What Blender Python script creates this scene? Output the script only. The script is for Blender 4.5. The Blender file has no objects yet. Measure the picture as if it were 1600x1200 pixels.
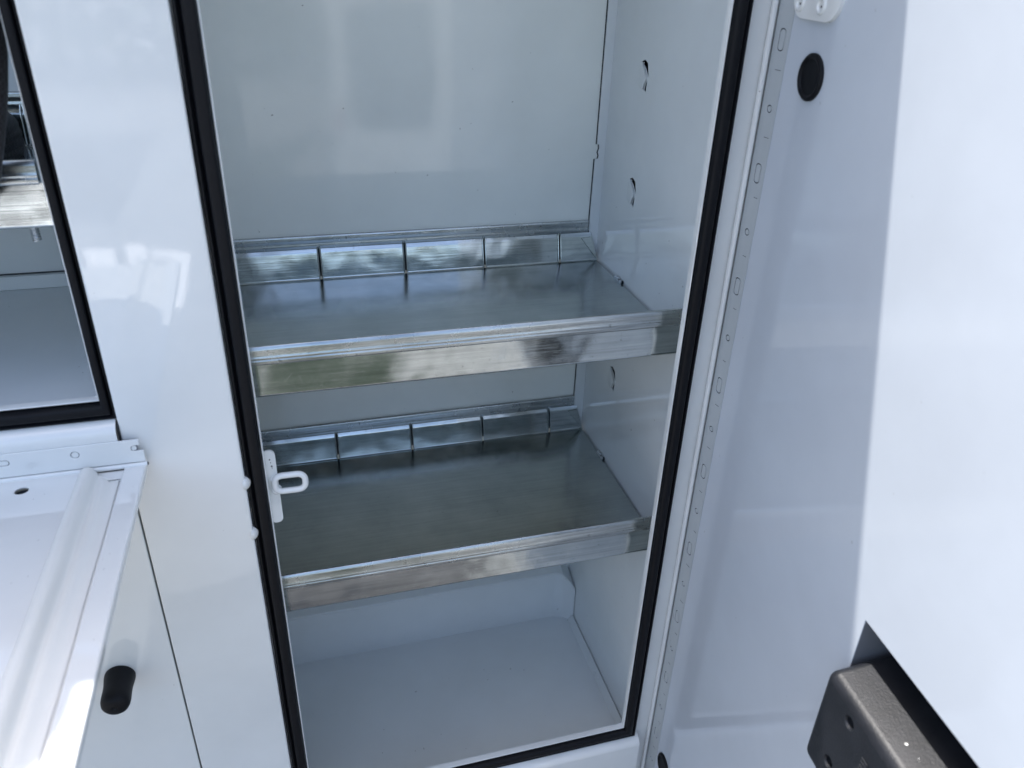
import bpy, bmesh, math, random
from mathutils import Vector, Matrix, noise
random.seed(7)
S = bpy.context.scene
COL = S.collection
R = math.radians

# ------------------------------------------------------------------ camera
YAW, PITCH, ROLL = R(-16.813), R(-29.056), R(2.106)
CAM = Vector((0.0598, -0.9475, 1.3559))
fw = Vector((-math.sin(YAW)*math.cos(PITCH), math.cos(YAW)*math.cos(PITCH), math.sin(PITCH)))
rt0 = Vector((math.cos(YAW), math.sin(YAW), 0)); up0 = rt0.cross(fw)
rt = rt0*math.cos(ROLL) + up0*math.sin(ROLL)
up = -rt0*math.sin(ROLL) + up0*math.cos(ROLL)
cd = bpy.data.cameras.new('camera'); cam = bpy.data.objects.new('camera', cd); COL.objects.link(cam)
cam.matrix_world = Matrix(((rt.x, up.x, -fw.x, CAM.x), (rt.y, up.y, -fw.y, CAM.y), (rt.z, up.z, -fw.z, CAM.z), (0, 0, 0, 1)))
cd.sensor_width = 36; cd.lens = 36*1245.255/1600; cd.clip_start = 0.02; cd.clip_end = 400
cd.dof.use_dof = True; cd.dof.focus_distance = 1.30; cd.dof.aperture_fstop = 4.5
S.camera = cam

# ------------------------------------------------------------------ sky, sun, exposure
sun_dir = Vector((-0.21, 0.289, 1.0)).normalized()          # towards the sun
elev = math.asin(sun_dir.z); azim = math.atan2(sun_dir.x, sun_dir.y)
W = bpy.data.worlds.new("World"); S.world = W; W.use_nodes = True
nt = W.node_tree; nt.nodes.clear()
sky = nt.nodes.new('ShaderNodeTexSky'); sky.sky_type = 'NISHITA'; sky.sun_disc = False
sky.sun_elevation = elev; sky.sun_rotation = azim; sky.air_density = 1.0; sky.dust_density = 3.6; sky.ozone_density = 0.8
bg = nt.nodes.new('ShaderNodeBackground'); bg.inputs[1].default_value = 0.15
wo = nt.nodes.new('ShaderNodeOutputWorld')
nt.links.new(sky.outputs[0], bg.inputs[0]); nt.links.new(bg.outputs[0], wo.inputs[0])
sl = bpy.data.lights.new('sun', 'SUN'); sl.energy = 3.2; sl.angle = R(0.6); sl.color = (1.0, 0.965, 0.925)
so = bpy.data.objects.new('sun', sl); COL.objects.link(so)
so.rotation_euler = (-sun_dir).to_track_quat('-Z', 'Y').to_euler(); so.location = sun_dir*5
S.view_settings.view_transform = 'Standard'; S.view_settings.look = 'None'
S.view_settings.exposure = 1.42; S.view_settings.gamma = 1.0; S.view_settings.use_curve_mapping = False
S.render.engine = 'CYCLES'
S.cycles.max_bounces = 10; S.cycles.diffuse_bounces = 6; S.cycles.glossy_bounces = 6
S.cycles.use_denoising = True

# ------------------------------------------------------------------ materials
def mat(name, color, rough=0.4, metal=0.0, coat=0.0, spec=0.5):
    m = bpy.data.materials.new(name); m.use_nodes = True
    b = m.node_tree.nodes['Principled BSDF']
    b.inputs['Base Color'].default_value = (*color, 1); b.inputs['Roughness'].default_value = rough
    b.inputs['Metallic'].default_value = metal; b.inputs['Coat Weight'].default_value = coat
    b.inputs['Coat Roughness'].default_value = 0.012
    b.inputs['Specular IOR Level'].default_value = spec
    return m, m.node_tree, b
def N(t, kind, **kw):
    n = t.nodes.new(kind)
    for k, v in kw.items():
        if k in n.inputs: n.inputs[k].default_value = v
        else: setattr(n, k, v)
    return n
def coords(t, scale=(1, 1, 1)):
    tc = N(t, 'ShaderNodeTexCoord'); mp = N(t, 'ShaderNodeMapping'); mp.inputs['Scale'].default_value = scale
    t.links.new(tc.outputs['Object'], mp.inputs[0]); return mp.outputs[0]
def nz(t, vec, scale, detail=3.0, rough=0.5):
    n = N(t, 'ShaderNodeTexNoise'); n.inputs['Scale'].default_value = scale; n.inputs['Detail'].default_value = detail
    n.inputs['Roughness'].default_value = rough; t.links.new(vec, n.inputs['Vector']); return n.outputs[0]
def ramp(t, src, a, b, ca, cb):
    r = N(t, 'ShaderNodeValToRGB'); e = r.color_ramp.elements
    e[0].position = a; e[1].position = b; e[0].color = (*ca, 1); e[1].color = (*cb, 1)
    t.links.new(src, r.inputs[0]); return r.outputs[0]
def bump(t, b, hs):
    """hs: list of (height output, distance); chained bumps"""
    prev = None
    for h, dist in hs:
        n = N(t, 'ShaderNodeBump'); n.inputs['Strength'].default_value = 1.0; n.inputs['Distance'].default_value = dist
        t.links.new(h, n.inputs['Height'])
        if prev is not None: t.links.new(prev, n.inputs['Normal'])
        prev = n.outputs[0]
    t.links.new(prev, b.inputs['Normal'])

def paint(name, color, rough, dirt=0.0, coat=0.0):
    m, t, b = mat(name, color, rough, 0, coat, 0.5)
    v = coords(t)
    fine = nz(t, v, 260, 2); wave = nz(t, v, 7, 1)
    bump(t, b, [(wave, 0.0006), (fine, 0.000018)])
    c = tuple(x*0.93 for x in color)
    big = nz(t, v, 5, 4, 0.6)
    col = ramp(t, big, 0.35, 0.7, c, color)
    if dirt:
        sp = nz(t, coords(t), 95, 2, 0.5)
        dots = ramp(t, sp, 0.765, 0.785, (1, 1, 1), (0.45, 0.43, 0.4))
        mx = N(t, 'ShaderNodeMix', data_type='RGBA', blend_type='MULTIPLY'); mx.inputs[0].default_value = dirt
        t.links.new(col, mx.inputs[6]); t.links.new(dots, mx.inputs[7]); col = mx.outputs[2]
    t.links.new(col, b.inputs['Base Color'])
    rr = N(t, 'ShaderNodeMapRange'); rr.inputs[3].default_value = rough*0.8; rr.inputs[4].default_value = rough*1.3
    t.links.new(big, rr.inputs[0]); t.links.new(rr.outputs[0], b.inputs['Roughness'])
    return m
WHITE = paint('white_gloss_paint', (0.81, 0.82, 0.80), 0.02, 0.6, 0.7)
WHITE_IN = paint('white_interior_paint', (0.74, 0.77, 0.77), 0.06, 0.8)
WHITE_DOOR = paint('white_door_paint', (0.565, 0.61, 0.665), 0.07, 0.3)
LEAF = paint('shaded_hinge_paint', (0.46, 0.49, 0.50), 0.22, 0.5)  # same white paint, darkened for the weaker light on the hinge leaf
WHITE_BACK = paint('white_back_wall_paint', (0.83, 0.85, 0.80), 0.06, 0.8)
BEAD = paint('white_sealant', (0.80, 0.80, 0.76), 0.3)

def galv(name, axis, rlo, rhi, base=(0.66, 0.69, 0.70), k0=0.84, k1=1.06, b0=0.0010, b1=0.00008, b2=0.00003, dirt=0.45):
    m, t, b = mat(name, base, 0.3, 1.0)
    sc = [60, 60, 60]; sc[axis] = 1.6
    st = nz(t, coords(t, tuple(sc)), 3.0, 6, 0.65)
    sc2 = [190, 190, 190]; sc2[axis] = 4
    st2 = nz(t, coords(t, tuple(sc2)), 2.0, 4, 0.7)
    v = coords(t); cloud = nz(t, v, 14, 4, 0.6); speck = nz(t, v, 130, 3, 0.6)
    vo = N(t, 'ShaderNodeTexVoronoi'); vo.inputs['Scale'].default_value = 55; t.links.new(v, vo.inputs['Vector'])
    c1 = ramp(t, st, 0.3, 0.75, tuple(x*k0 for x in base), tuple(min(1, x*k1) for x in base))
    c2 = ramp(t, speck, 0.66, 0.74, (1, 1, 1), (0.35, 0.34, 0.33))
    c3 = ramp(t, cloud, 0.3, 0.7, (0.78, 0.8, 0.8), (1, 1, 1))
    m1 = N(t, 'ShaderNodeMix', data_type='RGBA', blend_type='MULTIPLY'); m1.inputs[0].default_value = dirt
    t.links.new(c1, m1.inputs[6]); t.links.new(c2, m1.inputs[7])
    m2 = N(t, 'ShaderNodeMix', data_type='RGBA', blend_type='MULTIPLY'); m2.inputs[0].default_value = 1
    t.links.new(m1.outputs[2], m2.inputs[6]); t.links.new(c3, m2.inputs[7])
    t.links.new(m2.outputs[2], b.inputs['Base Color'])
    rr = N(t, 'ShaderNodeMapRange'); rr.inputs[1].default_value = 0.3; rr.inputs[2].default_value = 0.7
    rr.inputs[3].default_value = rlo; rr.inputs[4].default_value = rhi
    t.links.new(cloud, rr.inputs[0]); t.links.new(rr.outputs[0], b.inputs['Roughness'])
    wav = nz(t, v, 9, 2)
    bump(t, b, [(wav, b0), (st2, b1), (vo.outputs['Color'], b2)])
    return m
GALV = galv('galvanised_deck', 0, 0.13, 0.22, (0.57, 0.60, 0.59))
GALV_LIP = galv('galvanised_lip', 0, 0.08, 0.20, (0.68, 0.72, 0.72), k0=0.72, k1=1.14, b0=0.0048, b1=0.00012, dirt=0.6)
GALV_BAND = galv('galvanised_rolled_band', 0, 0.18, 0.32, (0.66, 0.69, 0.69), k0=0.48, k1=1.25, b1=0.00025, dirt=0.9)
ZINC, _, _ = mat('zinc_plated_steel', (0.6, 0.62, 0.63), 0.3, 1.0)

def rubber():
    m, t, b = mat('black_rubber_seal', (0.0035, 0.004, 0.006), 0.5, spec=0.22)
    v = coords(t); bump(t, b, [(nz(t, v, 90, 3), 0.0004), (nz(t, v, 900, 2), 0.00008)])
    return m
RUBBER = rubber()
def plastic():
    m, t, b = mat('black_moulded_plastic', (0.016, 0.017, 0.020), 0.46, spec=0.42)
    v = coords(t); bump(t, b, [(nz(t, v, 420, 3), 0.00035)])
    t.links.new(ramp(t, nz(t, v, 30, 5, .65), 0.35, 0.75, (0.006, 0.0072, 0.010), (0.014, 0.0155, 0.020)), b.inputs['Base Color'])
    return m
PLASTIC = plastic()
DARK, _, _ = mat('dark_cavity_shade', (0.02, 0.025, 0.03), 0.5)  # near-black colour stands in for the shade inside holes and gaps
CAVITY, _, _ = mat('grey_primer_cavity', (0.20, 0.21, 0.23), 0.5)
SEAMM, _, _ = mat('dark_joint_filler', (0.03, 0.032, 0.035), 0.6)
HOLE_GREY, _, _ = mat('grey_painted_hole_bottom', (0.56, 0.58, 0.58), 0.4)
CHIP, _, _ = mat('chipped_paint', (0.04, 0.035, 0.03), 0.7)
def braid():
    m, t, b = mat('black_braided_sleeve', (0.02, 0.02, 0.022), 0.5)
    w1 = N(t, 'ShaderNodeTexChecker'); w1.inputs['Scale'].default_value = 260
    tc = N(t, 'ShaderNodeTexCoord'); mp = N(t, 'ShaderNodeMapping'); mp.inputs['Rotation'].default_value = (0.7, 0.8, 0.6)
    t.links.new(tc.outputs['Object'], mp.inputs[0]); t.links.new(mp.outputs[0], w1.inputs['Vector'])
    w1.inputs['Color1'].default_value = (0.003, 0.003, 0.0035, 1); w1.inputs['Color2'].default_value = (0.022, 0.022, 0.026, 1)
    t.links.new(w1.outputs['Color'], b.inputs['Base Color'])
    bump(t, b, [(w1.outputs['Fac'], 0.001)]); return m
BRAID = braid()

# ------------------------------------------------------------------ helpers
def finish(name, bm, m, parent=None, smooth=32, wn=True):
    bmesh.ops.recalc_face_normals(bm, faces=bm.faces)
    me = bpy.data.meshes.new(name); bm.to_mesh(me); bm.free()
    me.materials.append(m)
    for p in me.polygons: p.use_smooth = True
    me.set_sharp_from_angle(angle=R(smooth))
    o = bpy.data.objects.new(name, me); COL.objects.link(o)
    if parent is not None: o.parent = parent
    if wn:
        w = o.modifiers.new('weighted', 'WEIGHTED_NORMAL'); w.keep_sharp = True
    return o
def thing(name, label, cat, loc=(0, 0, 0), group=None):
    o = bpy.data.objects.new(name, None); COL.objects.link(o); o.location = loc
    o['label'] = label; o['category'] = cat
    if group: o['group'] = group
    return o
def box(bm, x0, x1, y0, y1, z0, z1, bev=0.0, seg=2):
    r = bmesh.ops.create_cube(bm, size=1.0)
    for v in r['verts']:
        v.co = Vector(((x0+x1)/2 + v.co.x*(x1-x0), (y0+y1)/2 + v.co.y*(y1-y0), (z0+z1)/2 + v.co.z*(z1-z0)))
    if bev:
        es = list({e for v in r['verts'] for e in v.link_edges})
        bmesh.ops.bevel(bm, geom=es, offset=bev, segments=seg, profile=0.5, affect='EDGES')
def Bx(*a, bev=0.0, seg=2):
    bm = bmesh.new(); box(bm, *a, bev=bev, seg=seg); return bm
def rect(a0, a1, b0, b1, r=0.0, n=6):
    if r <= 0: return [(a0, b0), (a1, b0), (a1, b1), (a0, b1)]
    pts = []
    for cx, cy, s in ((a1-r, b0+r, -90), (a1-r, b1-r, 0), (a0+r, b1-r, 90), (a0+r, b0+r, 180)):
        for k in range(n+1):
            a = R(s + 90*k/n); pts.append((cx + r*math.cos(a), cy + r*math.sin(a)))
    return pts
def circ(cx, cy, r, n=24): return [(cx + r*math.cos(2*math.pi*k/n), cy + r*math.sin(2*math.pi*k/n)) for k in range(n)]
def plate(outer, holes, thick, fn, bev=0.0, seg=2):
    """sheet with holes: fn(a, b, t) maps the 2D outline and the depth t (0 front .. thick) into space"""
    bm = bmesh.new(); loops = []
    for lp in [outer] + list(holes):
        vs = [bm.verts.new((p[0], p[1], 0)) for p in lp]
        for i in range(len(vs)): bm.edges.new((vs[i], vs[(i+1) % len(vs)]))
        loops.append(vs)
    bmesh.ops.triangle_fill(bm, use_beauty=True, use_dissolve=False, edges=bm.edges[:])
    fr = bm.faces[:]
    ex = bmesh.ops.extrude_face_region(bm, geom=fr)
    nv = [g for g in ex['geom'] if isinstance(g, bmesh.types.BMVert)]
    for v in nv: v.co.z = thick
    if not any(len(f.verts) == 3 and all(abs(v.co.z) < 1e-9 for v in f.verts) for f in bm.faces):
        pass
    bmesh.ops.recalc_face_normals(bm, faces=bm.faces)
    if bev:
        es = [e for e in bm.edges if len(e.link_faces) == 2 and e.calc_face_angle(0) > R(60) and all(abs(v.co.z) < 1e-9 for v in e.verts)]
        bmesh.ops.bevel(bm, geom=es, offset=bev, segments=seg, profile=0.5, affect='EDGES', clamp_overlap=True)
    for v in bm.verts: v.co = Vector(fn(v.co.x, v.co.y, v.co.z))
    return bm
def prism(bm, prof, fn, t0, t1, closed=True, ends=True):
    """closed 2D profile swept straight from t0 to t1; fn(a, b, t)"""
    A = [bm.verts.new(fn(a, b, t0)) for a, b in prof]; B = [bm.verts.new(fn(a, b, t1)) for a, b in prof]
    n = len(prof)
    for i in range(n if closed else n-1):
        j = (i+1) % n; bm.faces.new((A[i], A[j], B[j], B[i]))
    if ends and closed:
        bm.faces.new(A[::-1]); bm.faces.new(B)
def thicken(line, t):
    """open 2D polyline -> closed profile of a folded sheet of thickness t"""
    out = []
    n = len(line)
    for i in range(n):
        p = Vector(line[i]); d1 = (p-Vector(line[i-1])).normalized() if i > 0 else None
        d2 = (Vector(line[i+1])-p).normalized() if i < n-1 else None
        if d1 is None: d1 = d2
        if d2 is None: d2 = d1
        nn = Vector((-d1.y-d2.y, d1.x+d2.x)).normalized(); c = max(0.4, nn.dot(Vector((-d1.y, d1.x))))
        out.append(p + nn*(t/c))
    return [tuple(p) for p in line] + [tuple(p) for p in out[::-1]]
def rounded(line, r, n=4):
    """round the corners of an open polyline"""
    out = [line[0]]
    for i in range(1, len(line)-1):
        p = Vector(line[i]); a = Vector(line[i-1])-p; b = Vector(line[i+1])-p
        k = min(r, a.length*0.45, b.length*0.45); pa = p + a.normalized()*k; pb = p + b.normalized()*k
        for j in range(n+1):
            u = j/n; q = pa*(1-u)**2 + p*2*u*(1-u) + pb*u*u; out.append(tuple(q))
    out.append(line[-1]); return out
def tube(bm, path, rad, n=12, caps=True, closed=False):
    pts = [Vector(p) for p in path]; rings = []; m = len(pts)
    prev = None
    for i, p in enumerate(pts):
        if closed: d = (pts[(i+1) % m]-pts[i-1]).normalized()
        else: d = ((pts[i+1] if i < m-1 else p)-(pts[i-1] if i else p)).normalized()
        if prev is None:
            a = d.orthogonal().normalized()
        else:
            a = (prev - d*prev.dot(d)).normalized()
        prev = a; b = d.cross(a); rr = rad[i] if isinstance(rad, (list, tuple)) else rad
        rings.append([bm.verts.new(p + (a*math.cos(2*math.pi*k/n) + b*math.sin(2*math.pi*k/n))*rr) for k in range(n)])
    for i in range(m if closed else m-1):
        A, B = rings[i], rings[(i+1) % m]
        off = 0
        if closed and i == m-1:
            off = min(range(n), key=lambda q: (A[0].co-B[q].co).length)
        for k in range(n):
            bm.faces.new((A[k], A[(k+1) % n], B[(k+1+off) % n], B[(k+off) % n]))
    if caps and not closed:
        bm.faces.new(rings[0][::-1]); bm.faces.new(rings[-1])
def dome(bm, c, axis, r, h, n=16, rings=5):
    """rounded button standing on c, pointing along axis"""
    ax = Vector(axis).normalized(); a = ax.orthogonal().normalized(); b = ax.cross(a); c = Vector(c)
    R_ = []
    for i in range(rings):
        t = (i/rings)*math.pi/2
        R_.append([bm.verts.new(c + ax*h*math.sin(t) + (a*math.cos(2*math.pi*k/n)+b*math.sin(2*math.pi*k/n))*r*math.cos(t)) for k in range(n)])
    top = bm.verts.new(c + ax*h)
    for i in range(rings-1):
        for k in range(n): bm.faces.new((R_[i][k], R_[i][(k+1) % n], R_[i+1][(k+1) % n], R_[i+1][k]))
    for k in range(n): bm.faces.new((R_[-1][k], R_[-1][(k+1) % n], top))
    bm.faces.new(R_[0][::-1])
XZ = lambda y0: (lambda a, b, t: (a, y0+t, b))              # front sheets, depth goes into the body

# ------------------------------------------------------------------ the ground (setting)
m, t, b = mat('concrete_yard', (0.20, 0.20, 0.19), 0.8)
v = coords(t); c = ramp(t, nz(t, v, 0.6, 8, 0.6), 0.3, 0.7, (0.148, 0.150, 0.148), (0.228, 0.230, 0.226))
gm = N(t, 'ShaderNodeMix', data_type='RGBA', blend_type='MULTIPLY'); gm.inputs[0].default_value = 1
t.links.new(c, gm.inputs[6]); t.links.new(ramp(t, nz(t, v, 45, 6, 0.7), 0.3, 0.7, (0.8, 0.8, 0.8), (1.1, 1.1, 1.1)), gm.inputs[7])
t.links.new(gm.outputs[2], b.inputs['Base Color']); bump(t, b, [(nz(t, v, 60, 6, .7), 0.003)])
GZ = -0.80
bm = bmesh.new(); bmesh.ops.create_grid(bm, x_segments=8, y_segments=8, size=120)
for q in bm.verts: q.co.z = GZ
g = finish('ground', bm, m, wn=False); g['kind'] = 'structure'
m, t, b = mat('mown_grass', (0.05, 0.09, 0.035), 0.9)
v = coords(t); t.links.new(ramp(t, nz(t, v, 9, 8, 0.7), 0.3, 0.7, (0.012, 0.020, 0.012), (0.034, 0.048, 0.030)), b.inputs['Base Color'])
bump(t, b, [(nz(t, v, 80, 5, .7), 0.02)])
bm = bmesh.new()
def edge_x(y): return 0.60 + 0.25*math.sin(y*1.3) + (y+2.3)*0.05
ys = [-1.95 - 0.25*k for k in range(26)]
A = [bm.verts.new((edge_x(y), y, GZ+0.008)) for y in ys]; B = [bm.verts.new((-0.34-0.12*math.sin(y*0.9), y, GZ+0.008)) for y in ys]
for k in range(len(ys)-1): bm.faces.new((A[k], A[k+1], B[k+1], B[k]))
g = finish('reflection_grass', bm, m, wn=False); g['kind'] = 'structure'  # unseen grass, added so the shelf lips reflect dark green

m, t, b = mat('dark_asphalt', (0.05, 0.05, 0.05), 0.85)  # unseen asphalt areas, added to darken what the shelf lips reflect
v = coords(t); t.links.new(ramp(t, nz(t, v, 30, 8, 0.7), 0.3, 0.7, (0.028, 0.028, 0.030), (0.075, 0.073, 0.075)), b.inputs['Base Color'])
bump(t, b, [(nz(t, v, 120, 4, .7), 0.003)])
bm = bmesh.new(); ys = [(-0.55 + 0.12*k) for k in range(11)]
A = [bm.verts.new((x, -0.85-0.05*math.sin(x*9), GZ+0.004)) for x in ys]; B = [bm.verts.new((x, -1.62-0.09*math.sin(x*6+1), GZ+0.004)) for x in ys]
for k in range(len(ys)-1): bm.faces.new((A[k], A[k+1], B[k+1], B[k]))
g = finish('reflection_asphalt', bm, m, wn=False); g['kind'] = 'structure'
bm = bmesh.new(); ys = [-1.3-0.6*k for k in range(12)]
A = [bm.verts.new((x, -6.2-0.1*math.sin(x*2), GZ+0.004)) for x in ys]; B = [bm.verts.new((x, -9.8, GZ+0.004)) for x in ys]
for k in range(len(ys)-1): bm.faces.new((A[k], A[k+1], B[k+1], B[k]))
g = finish('reflection_asphalt', bm, m, wn=False); g['kind'] = 'structure'
lm, _, _ = mat('white_line_paint', (0.88, 0.88, 0.86), 0.6)  # unseen white shapes, added to make reflected glints on the pillar
for q4 in ([(-0.93, -5.35), (-0.64, -5.30), (-0.64, -5.12), (-0.93, -5.16)], [(-0.76, -5.13), (-0.64, -5.12), (-0.64, -4.25), (-0.75, -4.25)],
           [(-1.45, -5.50), (-1.22, -5.50), (-1.02, -4.62), (-1.18, -4.52)], [(-1.14, -5.55), (-0.98, -5.50), (-0.88, -4.65), (-0.98, -4.70)]):
    bm = bmesh.new(); bm.faces.new([bm.verts.new((x, y, GZ+0.004)) for x, y in q4]); g = finish('reflection_marking', bm, lm, wn=False); g['kind'] = 'structure'

# ------------------------------------------------------------------ the truck body
BODY = thing('service_truck_body', 'white painted steel truck side body with its storage compartments standing open', 'truck body', (0, 0, GZ))
def part(name, bm, m, parent=None, label=None, smooth=32, wn=True):
    o = finish(name, bm, m, parent or BODY, smooth, wn)
    if parent is None: o.location = (0, 0, -GZ)      # body empty sits on the ground, meshes are in world numbers
    if label: o['label'] = label
    return o

TOPZ = 1.90
XR, YB, ZF = 0.651, 0.466, -0.133
# outer shell
bm = bmesh.new()
box(bm, -1.6, 1.7, -0.076, 0.70, TOPZ-0.03, TOPZ, bev=0.004)
part('roof', bm, WHITE)
bm = bmesh.new(); box(bm, -1.6, 1.7, 0.60, 0.62, -0.35, TOPZ-0.031)
box(bm, -1.6, -1.58, 0.0, 0.599, -0.35, TOPZ-0.031); box(bm, 1.68, 1.7, 0.0, 0.599, -0.35, TOPZ-0.031)
part('outer_shell', bm, WHITE)
part('underside', Bx(-1.579, 1.679, 0.0, 0.599, -0.35, -0.33), WHITE)

# recessed frame plane at y = 0 round the main opening, and round the left opening
bm = plate([(-0.0290, -0.345), (0.700, -0.345), (0.700, TOPZ-0.032), (-0.0290, TOPZ-0.032)],
           [rect(-0.0005, 0.6005, -0.0005, 1.80, 0.006, 3)], 0.0015, XZ(0.0))
part('door_frame', bm, WHITE)
# return wall between pillar face and the frame (thin, slightly dull edge seen left of the seal)
prof = rounded([(-0.164, 0.012), (-0.164, -0.020), (-0.0275, -0.020), (-0.0275, 0.010)], 0.0035, 5)
bm = bmesh.new(); prism(bm, thicken(prof, 0.0014), lambda a, b, t: (a, b, t), -0.345, TOPZ-0.032)
part('pillar_panel', bm, WHITE)
# lower closed panel below the left compartment with its thin joint
bm = bmesh.new()
prof = rounded([(-1.30, 0.010), (-1.30, -0.020), (-0.1660, -0.020), (-0.1660, 0.010)], 0.002, 4)
prism(bm, thicken(prof, 0.0014), lambda a, b, t: (a, b, t), -0.345, 0.745)
part('lower_panel', bm, WHITE, label='closed lower white panel under the drop-down door')
part('joint_strip', Bx(-0.1680, -0.1625, 0.004, 0.010, -0.345, 0.745), CHIP)
bm = bmesh.new(); prof = rounded([(0.706, 0.010), (0.706, -0.020), (1.64, -0.020), (1.64, 0.010)], 0.003, 4)
prism(bm, thicken(prof, 0.0014), lambda a, b, t: (a, b, t), -0.345, TOPZ-0.032)
part('front_panel', bm, WHITE)
bm = plate([(-1.575, 0.78), (-0.1655, 0.78), (-0.1655, TOPZ-0.032), (-1.575, TOPZ-0.032)],
           [rect(-1.25, -0.1818, 0.8515, 1.80, 0.008, 4)], 0.0015, XZ(0.0))
part('door_frame', bm, WHITE)

# flange rims standing round both openings
def ring(bm, x0, x1, z0, z1, y0, y1, t):
    """rectangular hem, inside edge on the given rectangle, thickness t outwards, mitred with soft lip"""
    prof = [(0, y0+t*0.5), (t*0.15, y0+t*0.15), (t*0.5, y0), (t*0.85, y0+t*0.15), (t, y0+t*0.5), (t, y1), (0, y1)]
    sweep_rect(bm, prof, x0, x1, z0, z1)
def sweep_rect(bm, prof, x0, x1, z0, z1, wob=0.0, zb=1.0):
    """profile (outward a, y) swept round a rectangle with mitred corners"""
    cs = [(x0, z0, -1, -1), (x1, z0, 1, -1), (x1, z1, 1, 1), (x0, z1, -1, 1)]
    rings = []
    segs = []
    for i in range(4):
        a = cs[i]; b = cs[(i+1) % 4]; K = 14 if wob else 1
        for k in range(K):
            u = k/K
            # each corner keeps its mitre; in between the profile stands square
            if k == 0: ox, oz = a[2], a[3]
            else:
                ox, oz = ((0, a[3]) if a[3] == b[3] else (a[2], 0))
            segs.append((a[0]*(1-u)+b[0]*u, a[1]*(1-u)+b[1]*u, ox, oz, k != 0))
    for j, (x, z, ox, oz, mid) in enumerate(segs):
        w = (noise.noise(Vector((x*9, z*9, 3.3)))*wob) if mid else 0
        rings.append([bm.verts.new((x+ox*(p[0]+w), p[1]+w*0.6*(1 if p[1] < -0.004 else 0), z+oz*(p[0]+w)*(zb if oz < 0 else 1))) for p in prof])
    n = len(prof)
    for j in range(len(rings)):
        A, B = rings[j], rings[(j+1) % len(rings)]
        for k in range(n): bm.faces.new((A[k], A[(k+1) % n], B[(k+1) % n], B[k]))
bm = bmesh.new(); ring(bm, 0.0, 0.60, 0.0, 1.80, -0.0085, 0.0012, 0.0026); part('opening_rim', bm, WHITE)
bm = bmesh.new(); ring(bm, -1.25, -0.1820, 0.852, 1.80, -0.0085, 0.0012, 0.0026); part('opening_rim', bm, WHITE)
SEAL = [(0.0030, -0.0005), (0.0030, -0.013), (0.0045, -0.0175), (0.0075, -0.0190), (0.0150, -0.0185), (0.0175, -0.0165), (0.0183, -0.0120),
        (0.0195, -0.0105), (0.0208, -0.0125), (0.0225, -0.0150), (0.0250, -0.0145), (0.0262, -0.0110), (0.0266, -0.0005)]
bm = bmesh.new(); sweep_rect(bm, SEAL, 0.0, 0.60, 0.0, 1.80, 0.0012)
part('door_seal', bm, RUBBER, label='black rubber seal round the tall middle compartment', smooth=50, wn=False)
SEAL2 = [(a*0.62+0.0012, b) for a, b in SEAL]
bm = bmesh.new(); sweep_rect(bm, SEAL2, -1.25, -0.1820, 0.852, 1.80, 0.0006, 1.5)
part('door_seal', bm, RUBBER, label='black rubber seal round the left compartment', smooth=50, wn=False)

# sill under the main opening and its corner joint, rounded top
bm = bmesh.new()
sp = rounded([(0.0, -0.0285), (-0.010, -0.030), (-0.0225, -0.040), (-0.0225, -0.345)], 0.008, 5)
prism(bm, thicken(sp, -0.0014), lambda a, b, t: (t, a, b), -0.026, 0.6335)
part('sill', bm, WHITE)
part('joint_filler', Bx(0.6335, 0.6352, -0.012, -0.001, -0.345, -0.034), SEAMM)
# sill under the left opening
bm = bmesh.new()
sp = rounded([(0.0, 0.8270), (-0.014, 0.8245), (-0.026, 0.816), (-0.026, 0.792)], 0.010, 6)
prism(bm, thicken(sp, -0.0014), lambda a, b, t: (t, a, b), -1.575, -0.1665)
part('sill', bm, WHITE)
part('joint_filler', Bx(-0.1660, -0.1642, -0.021, -0.002, 0.790, 0.822), SEAMM)

# ------------------------------------------------------------------ inside of the tall compartment
bm = plate([(-0.12, ZF), (0.645, ZF), (0.645, TOPZ-0.033), (-0.12, TOPZ-0.033)], [], 0.0015, XZ(YB))
part('back_wall', bm, WHITE_BACK)
# folded return strip of the side wall lying over the back wall, with a notched edge
edge = [(0.6300, -0.132), (0.6515, -0.132), (0.6515, TOPZ-0.034), (0.6300, TOPZ-0.034), (0.6335, 1.60), (0.6345, 1.030), (0.6385, 1.0295),
        (0.6395, 1.022), (0.6375, 1.015), (0.6398, 1.009), (0.6385, 1.0035), (0.6325, 1.003), (0.6300, 0.60)]
bm = plate(edge, [], 0.0030, lambda a, b, t: (a, YB-0.0034+t, b), bev=0.0006)
part('corner_strip', bm, WHITE_IN)
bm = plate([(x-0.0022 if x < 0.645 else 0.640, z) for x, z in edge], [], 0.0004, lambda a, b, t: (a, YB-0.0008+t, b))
part('shadow_gap', bm, SEAMM)
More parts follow.
